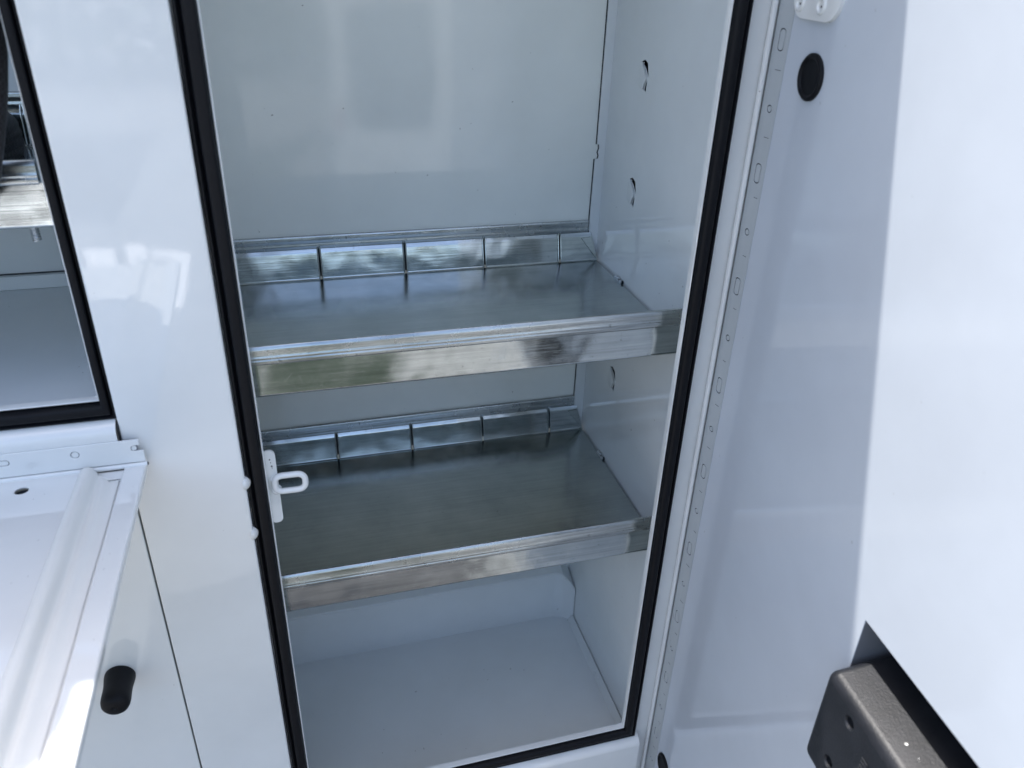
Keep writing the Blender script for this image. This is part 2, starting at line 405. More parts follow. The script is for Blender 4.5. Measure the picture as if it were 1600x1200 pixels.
# right wall: lanced hooks pushed out of the sheet
TABS = [(0.330, 1.170), (0.330, 0.978), (0.330, 0.605), (0.330, 1.362), (0.330, 1.554)]
def tabholes(y, z):
    return [[(y+0.0110, z+0.0195), (y-0.0020, z+0.0245), (y-0.0140, z+0.0205), (y-0.0225, z-0.0010), (y-0.0150, z+0.0040), (y-0.0060, z+0.0120), (y+0.0020, z+0.0160)],
            [(y-0.0165, z-0.0050), (y-0.0185, z-0.0080), (y-0.0165, z-0.0240), (y-0.0080, z-0.0215), (y-0.0120, z-0.0110)]]
bm = plate([(0.0012, ZF), (YB-0.0002, ZF), (YB-0.0002, TOPZ-0.033), (0.0012, TOPZ-0.033)], [h for p in TABS for h in tabholes(*p)], 0.0016, lambda a, b, t: (XR+t, a, b))
RW = part('side_wall', bm, WHITE_IN)
part('side_wall', Bx(XR+0.030, XR+0.0315, 0.0025, 0.58, ZF, TOPZ-0.033), DARK, label='dark sheet standing in for the shade behind the lanced slots')  # near-black sheet gives the slots their shade
for k, (y, z) in enumerate(TABS):
    bm = bmesh.new()
    # flap pressed out of the sheet: flush at the rear edge, standing proud at the front and top
    P = [(XR-0.0003, y+0.0150, z-0.0170), (XR-0.0003, y+0.0140, z+0.0135), (XR-0.0016, y+0.0035, z+0.0165), (XR-0.0024, y-0.0040, z+0.0125),
         (XR-0.0026, y-0.0115, z+0.0050), (XR-0.0016, y-0.0165, z-0.0020), (XR-0.0026, y-0.0120, z-0.0110), (XR-0.0030, y-0.0075, z-0.0210), (XR-0.0010, y+0.0020, z-0.0215)]
    cen = bm.verts.new((XR-0.0018, y-0.001, z-0.002)); vs = [bm.verts.new(p) for p in P]
    for i in range(len(vs)): bm.faces.new((cen, vs[i], vs[(i+1) % len(vs)]))
    ex = bmesh.ops.extrude_face_region(bm, geom=bm.faces[:])
    for q in ex['geom']:
        if isinstance(q, bmesh.types.BMVert): q.co.x += 0.0011
    part('shelf_hook', bm, WHITE_IN, smooth=25)
    bm = bmesh.new(); dome(bm, (XR-0.0006, y-0.0005, z+0.0192), (-1, -0.3, 0.4), 0.0015, 0.0012, 10, 4)
    part('torn_edge', bm, ZINC)
part('side_wall', Bx(-0.0620, -0.0600, 0.012, YB-0.001, ZF, TOPZ-0.033), WHITE_IN)
part('ceiling_panel', Bx(-0.059, 0.650, 0.002, YB-0.001, TOPZ-0.036, TOPZ-0.034), WHITE_IN)
# floor with turned-up flange on the right
bm = bmesh.new()
fp = rounded([(-0.0595, ZF), (0.6400, ZF), (0.6415, ZF+0.006), (0.6480, ZF+0.022)], 0.004, 3)
prism(bm, thicken(fp, -0.0014), lambda a, b, t: (a, t, b), 0.0022, YB-0.0015)
part('floor', bm, WHITE_IN)
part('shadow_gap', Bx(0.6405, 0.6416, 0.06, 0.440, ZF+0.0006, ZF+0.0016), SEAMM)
# raised box section along the foot of the back wall with its bevelled right end
bm = bmesh.new()
def ld(*pts): return [bm.verts.new(p) for p in pts]
f0, f1, f2, f3 = ld((-0.058, 0.432, ZF), (0.604, 0.432, ZF), (0.604, 0.432, 0.010), (-0.058, 0.432, 0.010))
g1, g2, g3 = ld((0.628, 0.424, ZF), (0.628, 0.424, -0.004), (0.6495, 0.402, ZF)), None, None
e1, e2, e3, e4 = ld((0.628, 0.424, ZF), (0.622, 0.426, 0.010), (0.6495, 0.404, ZF), (0.6495, 0.404, -0.026))
b0, b1, b2 = ld((-0.058, YB-0.001, 0.022), (0.622, YB-0.001, 0.022), (0.6495, YB-0.001, -0.005))
bmesh.ops.delete(bm, geom=list(g1), context='VERTS')
bm.faces.new((f0, f1, f2, f3)); bm.faces.new((f1, e1, e2, f2)); bm.faces.new((e1, e3, e4, e2))
bm.faces.new((f3, f2, b1, b0)); bm.faces.new((f2, e2, b1)); bm.faces.new((e2, e4, b2, b1))
bmesh.ops.bevel(bm, geom=[e for e in bm.edges if len(e.link_faces) == 2], offset=0.0025, segments=3, affect='EDGES')
part('rear_ledge', bm, WHITE_IN)
bm = bmesh.new()
dome(bm, (0.6428, 0.232, ZF+0.008), (-0.9, 0, 0.5), 0.004, 0.003); dome(bm, (0.6440, 0.215, ZF+0.012), (-0.9, 0, 0.5), 0.003, 0.002)
part('weld_spot', bm, WHITE_IN)
part('frame_liner', Bx(-0.0600, -0.0595, 0.0020, 0.0118, ZF, 1.85), WHITE_IN)
bm = Bx(0.0, 0.60, 0.0018, 0.0030, ZF, -0.0005); part('inner_sill', bm, WHITE_IN)

# striker: plate and staple loop bolted through the left edge, two carriage bolt heads outside
bm = plate(rect(-0.0040, 0.0135, 0.620, 0.742, 0.0080, 8), [], 0.0034, lambda a, b, t: (a, 0.0016+t, b), bev=0.0012, seg=3)
STR = part('striker', bm, WHITE, label='white striker plate with its staple loop behind the left edge of the opening')
pts2 = []
r = 0.010
for (cx, cz, s) in ((0.0085+r, 0.6775+r, 180), (0.0495-r, 0.6775+r, 270), (0.0495-r, 0.7025-r, 0), (0.0085+r, 0.7025-r, 90)):
    for k in range(6):
        a = R(s+90*k/5); x_ = cx+r*math.cos(a); z_ = cz+r*math.sin(a)
        pts2.append((x_, -0.0030-0.05*(0.70-z_)-0.02*(x_-0.01), z_))
bm = bmesh.new(); tube(bm, pts2, 0.0044, 14, closed=True)
part('staple', bm, WHITE, STR).location = (0, 0, 0)
bm = bmesh.new(); dome(bm, (0.0100, -0.0005, 0.6790), (0.2, -1, 0.2), 0.0075, 0.0050, 14, 5); dome(bm, (0.0085, 0.0, 0.6960), (0.3, -1, 0.4), 0.0062, 0.0040, 14, 5)
part('weld_bead', bm, WHITE, STR).location = (0, 0, 0)
bm = bmesh.new(); dome(bm, (0.0285, -0.0072, 0.6750), (0, -0.7, -0.7), 0.0015, 0.0004, 7, 2); dome(bm, (0.0252, -0.0070, 0.6757), (0, -0.8, -0.6), 0.0010, 0.0004, 6, 2)
part('paint_chip', bm, CHIP, STR).location = (0, 0, 0)
bm = bmesh.new()
for dz_, rr_ in ((0.722, 0.0012), (0.717, 0.0008), (0.711, 0.0014), (0.708, 0.0007)):
    dome(bm, (0.0068+(dz_-0.715)*-0.15, 0.0015, dz_+0.006), (0, -1, 0), rr_, 0.0003, 6, 2)
part('paint_chip', bm, CHIP, STR).location = (0, 0, 0)
for z in (0.707, 0.621):
    bm = bmesh.new(); dome(bm, (-0.0285, -0.0150, z), (1, -0.35, 0), 0.0096, 0.0070, 20, 6)
    part('bolt_head', bm, BEAD)

# hinge of the tall door
bm = bmesh.new(); tube(bm, [(0.6605, -0.0050, -0.345), (0.6605, -0.0050, 1.86)], 0.0040, 14)
part('hinge_barrel', bm, WHITE)

# ------------------------------------------------------------------ tall door, opened towards the camera side
DA = R(-5)
P0 = Vector((0.670, -0.030, 0)); dd = Vector((math.sin(DA), -math.cos(DA), 0)); nn = Vector((-math.cos(DA), -math.sin(DA), 0))
def D(s, z, w): return tuple(P0 + dd*s + nn*w + Vector((0, 0, z)))
CUT = rect(0.409, 0.640, 0.440, 0.709)
outer = rect(-0.006, 0.690, -0.190, 1.80, 0.03, 6)
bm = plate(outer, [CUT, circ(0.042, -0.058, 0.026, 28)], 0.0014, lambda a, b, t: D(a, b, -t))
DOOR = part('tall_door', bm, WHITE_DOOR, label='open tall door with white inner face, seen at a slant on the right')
def dpart(name, bm, m, label=None, **k):
    o = finish(name, bm, m, DOOR, **k)
    if label: o['label'] = label
    return o
def dbox(s0, s1, z0, z1, w0, w1, bev=0):
    bm = Bx(s0, s1, z0, z1, w0, w1, bev=bev)
    for q in bm.verts: q.co = Vector(D(q.co.x, q.co.y, q.co.z))
    return bm
bm = bmesh.new()
loopo = outer; prism(bm, loopo, lambda a, b, t: D(a, b, t), -0.0016, -0.062, ends=False)
cap = [bm.verts.new(D(a, b, -0.062)) for a, b in outer]; bm.faces.new(cap)
dpart('outer_skin', bm, WHITE)
dpart('cutout_cavity', dbox(0.395, 0.655, 0.425, 0.722, -0.0605, -0.0580), CAVITY)
# edge rails of the cutout (folded returns)
for a in ((0.4055, 0.4085, 0.440, 0.709), (0.6405, 0.6430, 0.440, 0.709)):
    dpart('cutout_return', dbox(a[0], a[1], a[2], a[3], -0.0575, -0.0018), CAVITY)
# hinge leaf with slots and round holes
slots = [0.140+0.1600*k for k in range(-1, 11)]; holes = []
SLZ = [-0.02, 0.140, 0.298, 0.457, 0.618, 0.777, 0.938, 1.098, 1.261, 1.42, 1.58]
CIZ = [-0.10, 0.057, 0.217, 0.377, 0.538, 0.699, 0.857, 1.018, 1.180, 1.34, 1.50]
LX = 0.6655
def HL(a, b, t): return (LX + t + (a*0.10), -0.0075 - a, b)         # a: 0 .. .028 away from the frame
for z in SLZ: holes.append(rect(0.0088, 0.0208, z-0.0130, z+0.0130, 0.0048, 5))
for z in CIZ: holes.append(circ(0.0150, z, 0.0050, 18))
bm = plate(rect(0.0, 0.0285, -0.185, 1.79), holes, 0.0009, HL, bev=0.0003, seg=1)
dpart('hinge_leaf', bm, LEAF, 'perforated hinge leaf with painted slots and round holes down the door edge')
bm = plate(rect(0.001, 0.0275, -0.184, 1.789), [], 0.0008, lambda a, b, t: HL(a, b, t+0.0013))
dpart('hinge_backing', bm, DARK)
for z in SLZ:
    bm = plate(rect(0.0101, 0.0195, z-0.0117, z+0.0117, 0.0040, 5), [], 0.0009, lambda a, b, t: HL(a, b, t+0.0004)); dpart('slot_fill', bm, LEAF)
for z in CIZ:
    bm = plate(circ(0.0150, z, 0.0036, 16), [], 0.0009, lambda a, b, t: HL(a, b, t+0.0004)); dpart('hole_fill', bm, LEAF)
for k in range(17):
    z = -0.10 + 0.0803*k + 0.040 + random.uniform(-0.004, 0.004); a0 = 0.020 + random.uniform(-0.003, 0.002)
    bm = bmesh.new(); r_ = bmesh.ops.create_cube(bm, size=1); L_ = random.uniform(0.006, 0.0105)
    for q in r_['verts']: q.co = Vector(HL(a0 + q.co.x*L_, z+q.co.y*0.0006, -0.0001+q.co.z*0.0003))
    dpart('knuckle_mark', bm, SEAMM, wn=False)
# plug buttons
def plug(s, z, r, lab):
    bm = bmesh.new(); prof = [(r*1.0, 0.0), (r*1.0, 0.0025), (r*0.93, 0.0042), (r*0.86, 0.0046), (r*0.78, 0.0036), (r*0.74, 0.0022), (0.0001, 0.0022)]
    n = 40; rg = [[bm.verts.new(D(s+a*math.cos(2*math.pi*k/n), z+a*math.sin(2*math.pi*k/n), w)) for k in range(n)] for a, w in prof]
    for i in range(len(rg)-1):
        for k in range(n): bm.faces.new((rg[i][k], rg[i][(k+1) % n], rg[i+1][(k+1) % n], rg[i+1][k]))
    bm.faces.new(rg[-1]); dpart('hole_plug', bm, RUBBER, lab)
plug(0.0715, 1.229, 0.0262, 'round black plug near the top of the door')
plug(0.042, -0.058, 0.0262, 'round black plug at the foot of the door')
# stay plate above the plug with two rivets
bm = plate(rect(0.006, 0.108, 1.288, 1.352, 0.026, 10), [], 0.0050, lambda a, b, t: D(a, b, 0.0050-t), bev=0.0018, seg=3)
SP = dpart('stay_plate', bm, WHITE)
for s in (0.024, 0.071):
    bm = bmesh.new(); prof = [(0.0095, 0.0048), (0.0095, 0.0062), (0.0080, 0.0072), (0.0060, 0.0070), (0.0048, 0.0056), (0.0001, 0.0056)]; n = 20
    rg = [[bm.verts.new(D(s+a*math.cos(2*math.pi*k/n), 1.304+a*math.sin(2*math.pi*k/n), w)) for k in range(n)] for a, w in prof]
    for i in range(len(rg)-1):
        for k in range(n): bm.faces.new((rg[i][k], rg[i][(k+1) % n], rg[i+1][(k+1) % n], rg[i+1][k]))
    bm.faces.new(rg[-1]); finish('rivet', bm, WHITE, SP)
    bm = bmesh.new(); dome(bm, D(s+0.001, 1.303, 0.0054), tuple(nn), 0.0018, 0.0006, 8, 2); finish('rivet_hole', bm, CHIP, SP)
# black latch housing standing in the cutout
HS0, HS1, HZ0, HZ1, HW = 0.414, 0.632, 0.502, 0.6440, 0.0330
WELLS = ((0.4690, 0.620), (0.4590, 0.540))
def housing():
    bm = bmesh.new(); box(bm, HS0, HS1, HZ0, HZ1, -0.0575, HW)
    for q in bm.verts:
        if q.co.z < 0: q.co.y += 0.018 if q.co.y > 0.57 else -0.018
    vert = [e for e in bm.edges if abs(e.verts[0].co.z-e.verts[1].co.z) > 0.01]
    bmesh.ops.bevel(bm, geom=vert, offset=0.012, segments=6, profile=0.5, affect='EDGES')
    rim = [e for e in bm.edges if all(v.co.z > HW-1e-5 for v in e.verts) and e.calc_face_angle(0) > 0.5]
    bmesh.ops.bevel(bm, geom=rim, offset=0.0115, segments=8, profile=0.5, affect='EDGES')
    me = bpy.data.meshes.new('tmp_block'); bm.to_mesh(me); bm.free(); o = bpy.data.objects.new('tmp_block', me); COL.objects.link(o)
    cs_ = []
    for s, z in WELLS:
        cb = bmesh.new(); n = 28; prof = [(0.0090, 0.002), (0.0084, 0.0), (0.0066, -0.0022), (0.0062, -0.011)]
        rg = [[cb.verts.new((s+r*math.cos(2*math.pi*k/n), z+r*math.sin(2*math.pi*k/n), HW+w)) for k in range(n)] for r, w in prof]
        for i in range(3):
            for k in range(n): cb.faces.new((rg[i][k], rg[i][(k+1) % n], rg[i+1][(k+1) % n], rg[i+1][k]))
        cb.faces.new(rg[0][::-1]); cb.faces.new(rg[-1]); bmesh.ops.recalc_face_normals(cb, faces=cb.faces)
        cm = bpy.data.meshes.new('tmp_cut'); cb.to_mesh(cm); cb.free(); c = bpy.data.objects.new('tmp_cut', cm); COL.objects.link(c); cs_.append(c)
        md = o.modifiers.new('b', 'BOOLEAN'); md.operation = 'DIFFERENCE'; md.object = c; md.solver = 'EXACT'
    dg = bpy.context.evaluated_depsgraph_get(); ev = o.evaluated_get(dg); bm = bmesh.new(); bm.from_mesh(ev.to_mesh())
    for c in cs_ + [o]: mm = c.data; bpy.data.objects.remove(c); bpy.data.meshes.remove(mm)
    for q in bm.verts: q.co = Vector(D(*q.co))
    return bm
LH = dpart('latch_housing', housing(), PLASTIC, 'black moulded latch housing standing out of the door cutout', wn=True)
# housing details: two screw wells, embossed marking, a paint fleck on the top
for s, z in WELLS:
    bm = bmesh.new(); dome(bm, D(s, z, HW-0.0105), tuple(nn), 0.0048, 0.0030, 16, 5)
    finish('screw', bm, ZINC, LH)
bm = bmesh.new()
def stroke(s0, z0, s1, z1, w=0.0014):
    tube(bm, [D(s0, z0, HW+0.0001), D(s1, z1, HW+0.0001)], w, 6)
cs, cz = 0.507, 0.606                    # lettering runs up the face: I I M  and  1 2
for k in range(2): stroke(cs-0.006, cz-0.012-k*0.0048, cs+0.004, cz-0.012-k*0.0048)
stroke(cs-0.006, cz-0.006, cs+0.004, cz-0.006); stroke(cs+0.004, cz-0.006, cs-0.001, cz-0.0035); stroke(cs-0.001, cz-0.0035, cs+0.004, cz-0.001); stroke(cs+0.004, cz-0.001, cs-0.006, cz-0.001)
for k in range(3): stroke(cs+0.012, cz-0.016-k*0.004, cs+0.018, cz-0.016-k*0.004, 0.0007)
stroke(cs+0.012, cz-0.010, cs+0.018, cz-0.008, 0.0007)
finish('embossed_marking', bm, PLASTIC, LH)
def fleck(s, w, r):
    bm = bmesh.new(); dome(bm, D(s, HZ1+(HW-w)*0.222, w), (0, 0, 1), r, 0.0004, 10, 2); finish('paint_fleck', bm, WHITE, LH)
fleck(0.522, 0.0080, 0.0016); fleck(0.565, 0.012, 0.0010)
for k in range(5): fleck(random.uniform(0.53, 0.61), random.uniform(-0.002, 0.017), random.uniform(0.0003, 0.0006))

# ------------------------------------------------------------------ unseen lid added over the left part of the roof (throws the rounded shadow on the drop-down door)
bm = plate(rect(-1.62, -0.392, -0.180, 0.30, 0.09, 10), [], 0.022, lambda a, b, t: (a, b, TOPZ+0.026-t), bev=0.004)
part('shadow_lid', bm, WHITE)

# ------------------------------------------------------------------ galvanised tray shelves
def shelf(loc, x0, x1, cuts, label, tab=True, bolt=None, lean=0.0042):
    """z = 0 is the deck, x0..x1 the width, y from 0.035 (lip) to 0.455"""
    T = thing('tray_shelf', label, 'shelf', loc, 'galvanised tray shelves')
    def sp(name, bm, m, par=None, lab=None, **k):
        o = finish(name, bm, m, par or T, **k)
        if lab: o['label'] = lab
        return o
    bm = bmesh.new(); box(bm, x0, x1-0.0016, 0.0375, 0.447, -0.0015, 0.0)
    sp('deck', bm, GALV)
    # front lip: lower face
    def X(a, b, t): return (t, a, b)
    xe = x1-0.071 if tab else x1-0.004
    low = rounded([(0.060, -0.0030), (0.0355, -0.0022), (0.0345, 0.049)], 0.0045, 6)
    bm = bmesh.new(); prism(bm, thicken(low, -0.0014), X, x0, xe)
    bmesh.ops.bevel(bm, geom=[e for e in bm.edges if e.calc_face_angle(0) > 1.2 and e.verts[0].co.x > xe-1e-4 and e.verts[1].co.x > xe-1e-4], offset=0.0005, segments=2, affect='EDGES')
    sp('front_lip', bm, GALV_LIP)
    if tab:
        tb = rounded([(0.058, -0.0018), (0.0375, -0.0012), (0.0368, 0.049)], 0.0045, 6)
        bm = bmesh.new(); prism(bm, thicken(tb, -0.0012), X, xe-0.004, x1+0.0005)
        sp('corner_tab', bm, GALV_LIP)
    band = rounded([(0.0352, 0.0468), (0.0325, 0.0488), (0.0322, 0.0535), (0.0333, 0.0553), (0.0326, 0.0575), (0.0338, 0.0605), (0.0345, 0.0690), (0.0370, 0.0738), (0.0405, 0.0738),
                    (0.0425, 0.070), (0.0425, 0.050)], 0.0016, 4)
    bm = bmesh.new(); prism(bm, thicken(band, -0.0011), X, x0, x1-(0.0 if tab else 0.010))
    sp('lip_band', bm, GALV_BAND)
    # rear flange: separate pressed segments between the divider slots, rolled band above
    xs = [x0] + list(cuts) + [x1]
    for i in range(len(xs)-1):
        a = xs[i] + (0.0021 if i else 0); b = xs[i+1] - (0.0021 if i < len(xs)-2 else 0)
        pf = rounded([(0.4435, 0.0012), (0.4462, 0.0026), (0.4520+lean, 0.0480), (0.4540+lean, 0.0510), (0.4565+lean*0.8, 0.0535)], 0.0022, 4)
        bm = bmesh.new(); last = i == len(xs)-2
        q = thicken(pf, -0.0012)
        A = [bm.verts.new((a, y, z)) for y, z in q]
        Bv = [bm.verts.new((b-(0.0125*max(0, z)/0.05 if last else 0), y, z)) for y, z in q]
        n = len(q)
        for k in range(n): bm.faces.new((A[k], A[(k+1) % n], Bv[(k+1) % n], Bv[k]))
        bm.faces.new(A[::-1]); bm.faces.new(Bv)
        sp('rear_segment', bm, GALV_LIP)
        if last:   # folded gusset lying against the end of the flange
            bm = bmesh.new(); vs = [bm.verts.new(p) for p in ((b-0.002, 0.4436, 0.003), (b-0.0145, 0.4508+lean, 0.046), (b-0.034, 0.4502+lean, 0.0445))]
            f = bm.faces.new(vs); ex = bmesh.ops.extrude_face_region(bm, geom=[f])
            for g_ in ex['geom']:
                if isinstance(g_, bmesh.types.BMVert): g_.co.y -= 0.0012
            sp('end_gusset', bm, GALV)
    for c in cuts:       # raised rims either side of each slot
        bm = bmesh.new()
        for s in (-1, 1):
            tube(bm, [(c+s*0.0026, 0.4447, 0.0035), (c+s*0.0026, 0.4508+lean, 0.046), (c+s*0.0024, 0.4530+lean, 0.0518), (c+s*0.0014, 0.4552+lean*0.6, 0.0600)], 0.0013, 8)
        sp('slot_rim', bm, GALV_LIP)
    bm = bmesh.new(); box(bm, x0, x1-0.012, 0.4628, 0.4636, 0.0, 0.056); sp('slot_backing', bm, DARK)
    rb = rounded([(0.4622, 0.0500), (0.4600, 0.0532), (0.4578, 0.0555), (0.4573, 0.0600), (0.4583, 0.0650), (0.4576, 0.0700), (0.4583, 0.0765), (0.4605, 0.0788), (0.4635, 0.0775), (0.4640, 0.066)], 0.0016, 4)
    bm = bmesh.new(); prism(bm, thicken(rb, -0.0011), X, x0, x1-0.020)
    sp('rear_band', bm, GALV_BAND)
    bm = bmesh.new(); box(bm, x1-0.0014, x1+0.0002, 0.050, 0.440, -0.018, -0.0016); sp('side_flange', bm, GALV)
    # spring clip gripping the wall hook
    if tab:
        bm = bmesh.new()
        for (yy, h) in ((0.346, 0.0045), (0.336, 0.0065), (0.325, 0.004)):
            box(bm, x1-0.004, x1+0.0015, yy-0.0045, yy+0.0035, -0.001, h, bev=0.0008, seg=1)
        sp('wall_clip', bm, ZINC)
        bm = Bx(x1-0.001, x1+0.0020, 0.318, 0.322, -0.001, 0.005); sp('clip_gap', bm, DARK)
    if bolt:
        bx, by, bz, dz = bolt
        bm = bmesh.new(); n = 14; rings = []
        K = 40
        for k in range(K+1):
            z = bz - dz*k/K; r = 0.0046 + 0.00055*math.sin(k/K*2*math.pi*6.5)
            if k == K: r = 0.0036
            rings.append([bm.verts.new((bx+r*math.cos(2*math.pi*j/n), by+r*math.sin(2*math.pi*j/n), z+0.0006*math.cos(2*math.pi*j/n))) for j in range(n)])
        for k in range(K):
            for j in range(n): bm.faces.new((rings[k][j], rings[k][(j+1) % n], rings[k+1][(j+1) % n], rings[k+1][j]))
        bm.faces.new(rings[0][::-1]); bm.faces.new(rings[-1])
        sp('threaded_bolt', bm, ZINC)
    return T
CUTS = [0.113, 0.267, 0.418, 0.569]
shelf((0, 0, 0.8085), -0.056, 0.6480, CUTS, 'upper galvanised tray shelf in the tall middle compartment')
shelf((0, 0, 0.4145), -0.056, 0.6480, [0.115, 0.268, 0.420, 0.570], 'lower galvanised tray shelf, behind the white striker loop')
shelf((0, 0, 1.0570), -1.22, -0.186, [-0.303-0.152*k for k in range(6)], 'galvanised tray shelf cut off at the left edge, in the left compartment', tab=False, lean=0.0, bolt=(-0.217, 0.050, -0.001, 0.020))

# ------------------------------------------------------------------ inside of the left compartment
bm = plate([(-1.26, 0.826), (-0.1705, 0.826), (-0.1705, TOPZ-0.034), (-1.26, TOPZ-0.034)], [], 0.0015, XZ(YB)); part('back_wall', bm, WHITE_IN)
part('side_wall', Bx(-0.1702, -0.1690, 0.0016, YB-0.0005, 0.800, TOPZ-0.034), WHITE_IN)
part('side_wall', Bx(-1.2620, -1.2605, 0.0016, YB-0.0005, 0.800, TOPZ-0.034), WHITE_IN)
part('floor', Bx(-1.2600, -0.1705, 0.0028, YB-0.0005, 0.8238, 0.8250), WHITE_IN)
part('front_riser', Bx(-1.2500, -0.1710, 0.0016, 0.0026, 0.8252, 0.8514), WHITE_IN)
part('rear_ledge', Bx(-1.2595, -0.1710, 0.4520, YB-0.0006, 0.8252, 0.8480, bev=0.0015), WHITE_IN)
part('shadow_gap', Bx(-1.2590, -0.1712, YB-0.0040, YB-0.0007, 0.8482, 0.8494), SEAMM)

# ------------------------------------------------------------------ drop-down door
HY, HZ = -0.0290, 0.7690
# perforated hinge strip fixed to the body
hs = [circ(-0.2165, 0.7905, 0.0050, 18)] + [rect(-0.318-0.16*k, -0.288-0.16*k, 0.7862, 0.7942, 0.0039, 4) for k in range(6)] + [circ(-0.2165-0.16*k, 0.7905, 0.0050, 16) for k in range(1, 6)]
ends = [(-1.25, 0.7700), (-0.1395, 0.7700), (-0.1395, 0.7862), (-0.1500, 0.7862), (-0.1530, 0.7875), (-0.1538, 0.7902), (-0.1530, 0.7930), (-0.1500, 0.7943), (-0.1430, 0.7943), (-0.1430, 0.8025), (-1.25, 0.8025)]
bm = plate(ends, hs, 0.0018, XZ(-0.0300), bev=0.0004, seg=1); part('hinge_strip', bm, WHITE, label='perforated white hinge strip above the drop-down door')
part('hinge_backing', Bx(-1.249, -0.1460, -0.0276, -0.0262, 0.7690, 0.8000), CAVITY)
for k in range(6):
    x_ = -0.16*k
    part('slot_fill', plate(rect(-0.3170+x_, -0.2890+x_, 0.7871, 0.7933, 0.0030, 4), [], 0.0018, XZ(-0.0294)), WHITE)
    part('hole_fill', plate(circ(-0.2165+x_, 0.7905, 0.0041, 16), [], 0.0018, XZ(-0.0294)), WHITE)
part('slot_fill', plate(rect(-0.1530, -0.1470, 0.7873, 0.7932, 0.0028, 4), [], 0.0018, XZ(-0.0290)), WHITE)
bm = bmesh.new()
tube(bm, [(-1.25, -0.0288, 0.7655), (-0.1385, -0.0288, 0.7655)], 0.0034, 14)
part('hinge_barrel', bm, WHITE)
bm = bmesh.new(); tube(bm, [(-0.1384, -0.0288, 0.7655), (-0.1374, -0.0288, 0.7655)], 0.0020, 12); part('hinge_pin', bm, SEAMM)
TA = R(3.2)
def Q(x, v, h): return (x, HY - v*math.cos(TA) + h*math.sin(TA)*1.0, HZ - 0.004 + v*math.sin(TA) + h*math.cos(TA))
DL = 0.62
bm = plate(rect(-1.235, -0.2150, 0.0022, DL), [circ(-0.2745, 0.0285, 0.0078, 20)], 0.0014, lambda a, b, t: Q(a, b, -t))
DD = part('drop_down_door', bm, WHITE, label='drop-down door lying open with its white inner face up')
def ddp(name, bm, m, **k): return finish(name, bm, m, DD, **k)
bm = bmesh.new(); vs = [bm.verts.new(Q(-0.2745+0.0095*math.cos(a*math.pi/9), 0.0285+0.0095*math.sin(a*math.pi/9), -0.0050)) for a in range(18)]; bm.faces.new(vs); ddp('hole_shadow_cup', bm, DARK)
prof = rounded([(-0.2160, -0.0026), (-0.1935, -0.0048), (-0.1900, -0.0062), (-0.1680, -0.0062), (-0.1645, -0.0045)], 0.003, 4)
bm = bmesh.new(); prism(bm, thicken(prof, -0.0012), lambda a, b, t: Q(a, t, b), 0.0240, DL); ddp('edge_channel', bm, WHITE)
prof = rounded([(-0.1665, -0.0065), (-0.1652, 0.0), (-0.1415, 0.0), (-0.1400, -0.0020), (-0.1400, -0.0085)], 0.0014, 4)
bm = bmesh.new(); prism(bm, thicken(prof, -0.0012), lambda a, b, t: Q(a, t, b), 0.0025, DL); ddp('edge_flange', bm, WHITE)
bm = plate(rect(-0.1960, -0.1662, 0.0015, 0.0252), [], 0.0012, lambda a, b, t: Q(a, b, -0.0042-t), bev=0.0003); ddp('corner_tab', bm, WHITE)
bp = [(-0.2170, 0.0002), (-0.2152, 0.0022), (-0.2125, 0.0072), (-0.2085, 0.0100), (-0.2040, 0.0104), (-0.2000, 0.0085), (-0.1968, 0.0040), (-0.1945, 0.0002), (-0.1915, -0.0016), (-0.1885, -0.0008), (-0.1855, -0.0004), (-0.1825, -0.0018),
      (-0.1790, -0.0038), (-0.1740, -0.0045), (-0.1690, -0.0047)]
bm = bmesh.new(); rws = []; nn_ = 26
vs_ = [0.0036, 0.0042, 0.0056, 0.0080, 0.0120] + [0.026 + (DL-0.026)*k/nn_ for k in range(nn_+1)]
for k, v_ in enumerate(vs_):
    sc_ = (0.0, 0.45, 0.78, 0.95, 1.0)[k] if k < 5 else 1.0; row = []
    for a, h in bp:
        if v_ < 0.025: a = max(-0.2170, min(-0.1945, a)); h = h if a < -0.1946 else -0.0012
        wob = 0.0004*math.sin(v_*31+a*90) if v_ > 0.02 else 0
        cx_ = -0.2062; aa = cx_ + (a-cx_)*(0.35+0.65*sc_) if v_ < 0.02 else a
        row.append(bm.verts.new(Q(aa+wob, v_, h*sc_ if h > 0 else h)))
    rws.append(row)
for k in range(len(rws)-1):
    for i in range(len(bp)-1): bm.faces.new((rws[k][i], rws[k][i+1], rws[k+1][i+1], rws[k+1][i]))
ddp('sealing_bead', bm, BEAD, smooth=75, wn=False)
bm = bmesh.new(); prism(bm, [(-1.235, -0.0085), (-0.1415, -0.0085), (-0.1415, -0.0105), (-1.235, -0.0105)], lambda a, b, t: Q(a, t, b), 0.0070, DL); ddp('outer_skin', bm, WHITE)
bm = bmesh.new()
for k in range(26):
    x = random.choice([random.uniform(-0.163, -0.1425), random.uniform(-0.163, -0.1425), random.uniform(-0.29, -0.22)]); v = random.uniform(0.02, 0.5)
    dome(bm, Q(x, v, 0.0), (0, 0, 1), random.uniform(0.0003, 0.0006), 0.0002, 6, 2)
o = ddp('grit', bm, CHIP); o['kind'] = 'stuff'
bm = bmesh.new(); tube(bm, [Q(-0.196, 0.0262, -0.0022), Q(-0.190, 0.0285, -0.0030), Q(-0.183, 0.0258, -0.0026), Q(-0.167, 0.0254, -0.0026)], 0.0004, 6); ddp('hairline_crack', bm, SEAMM)

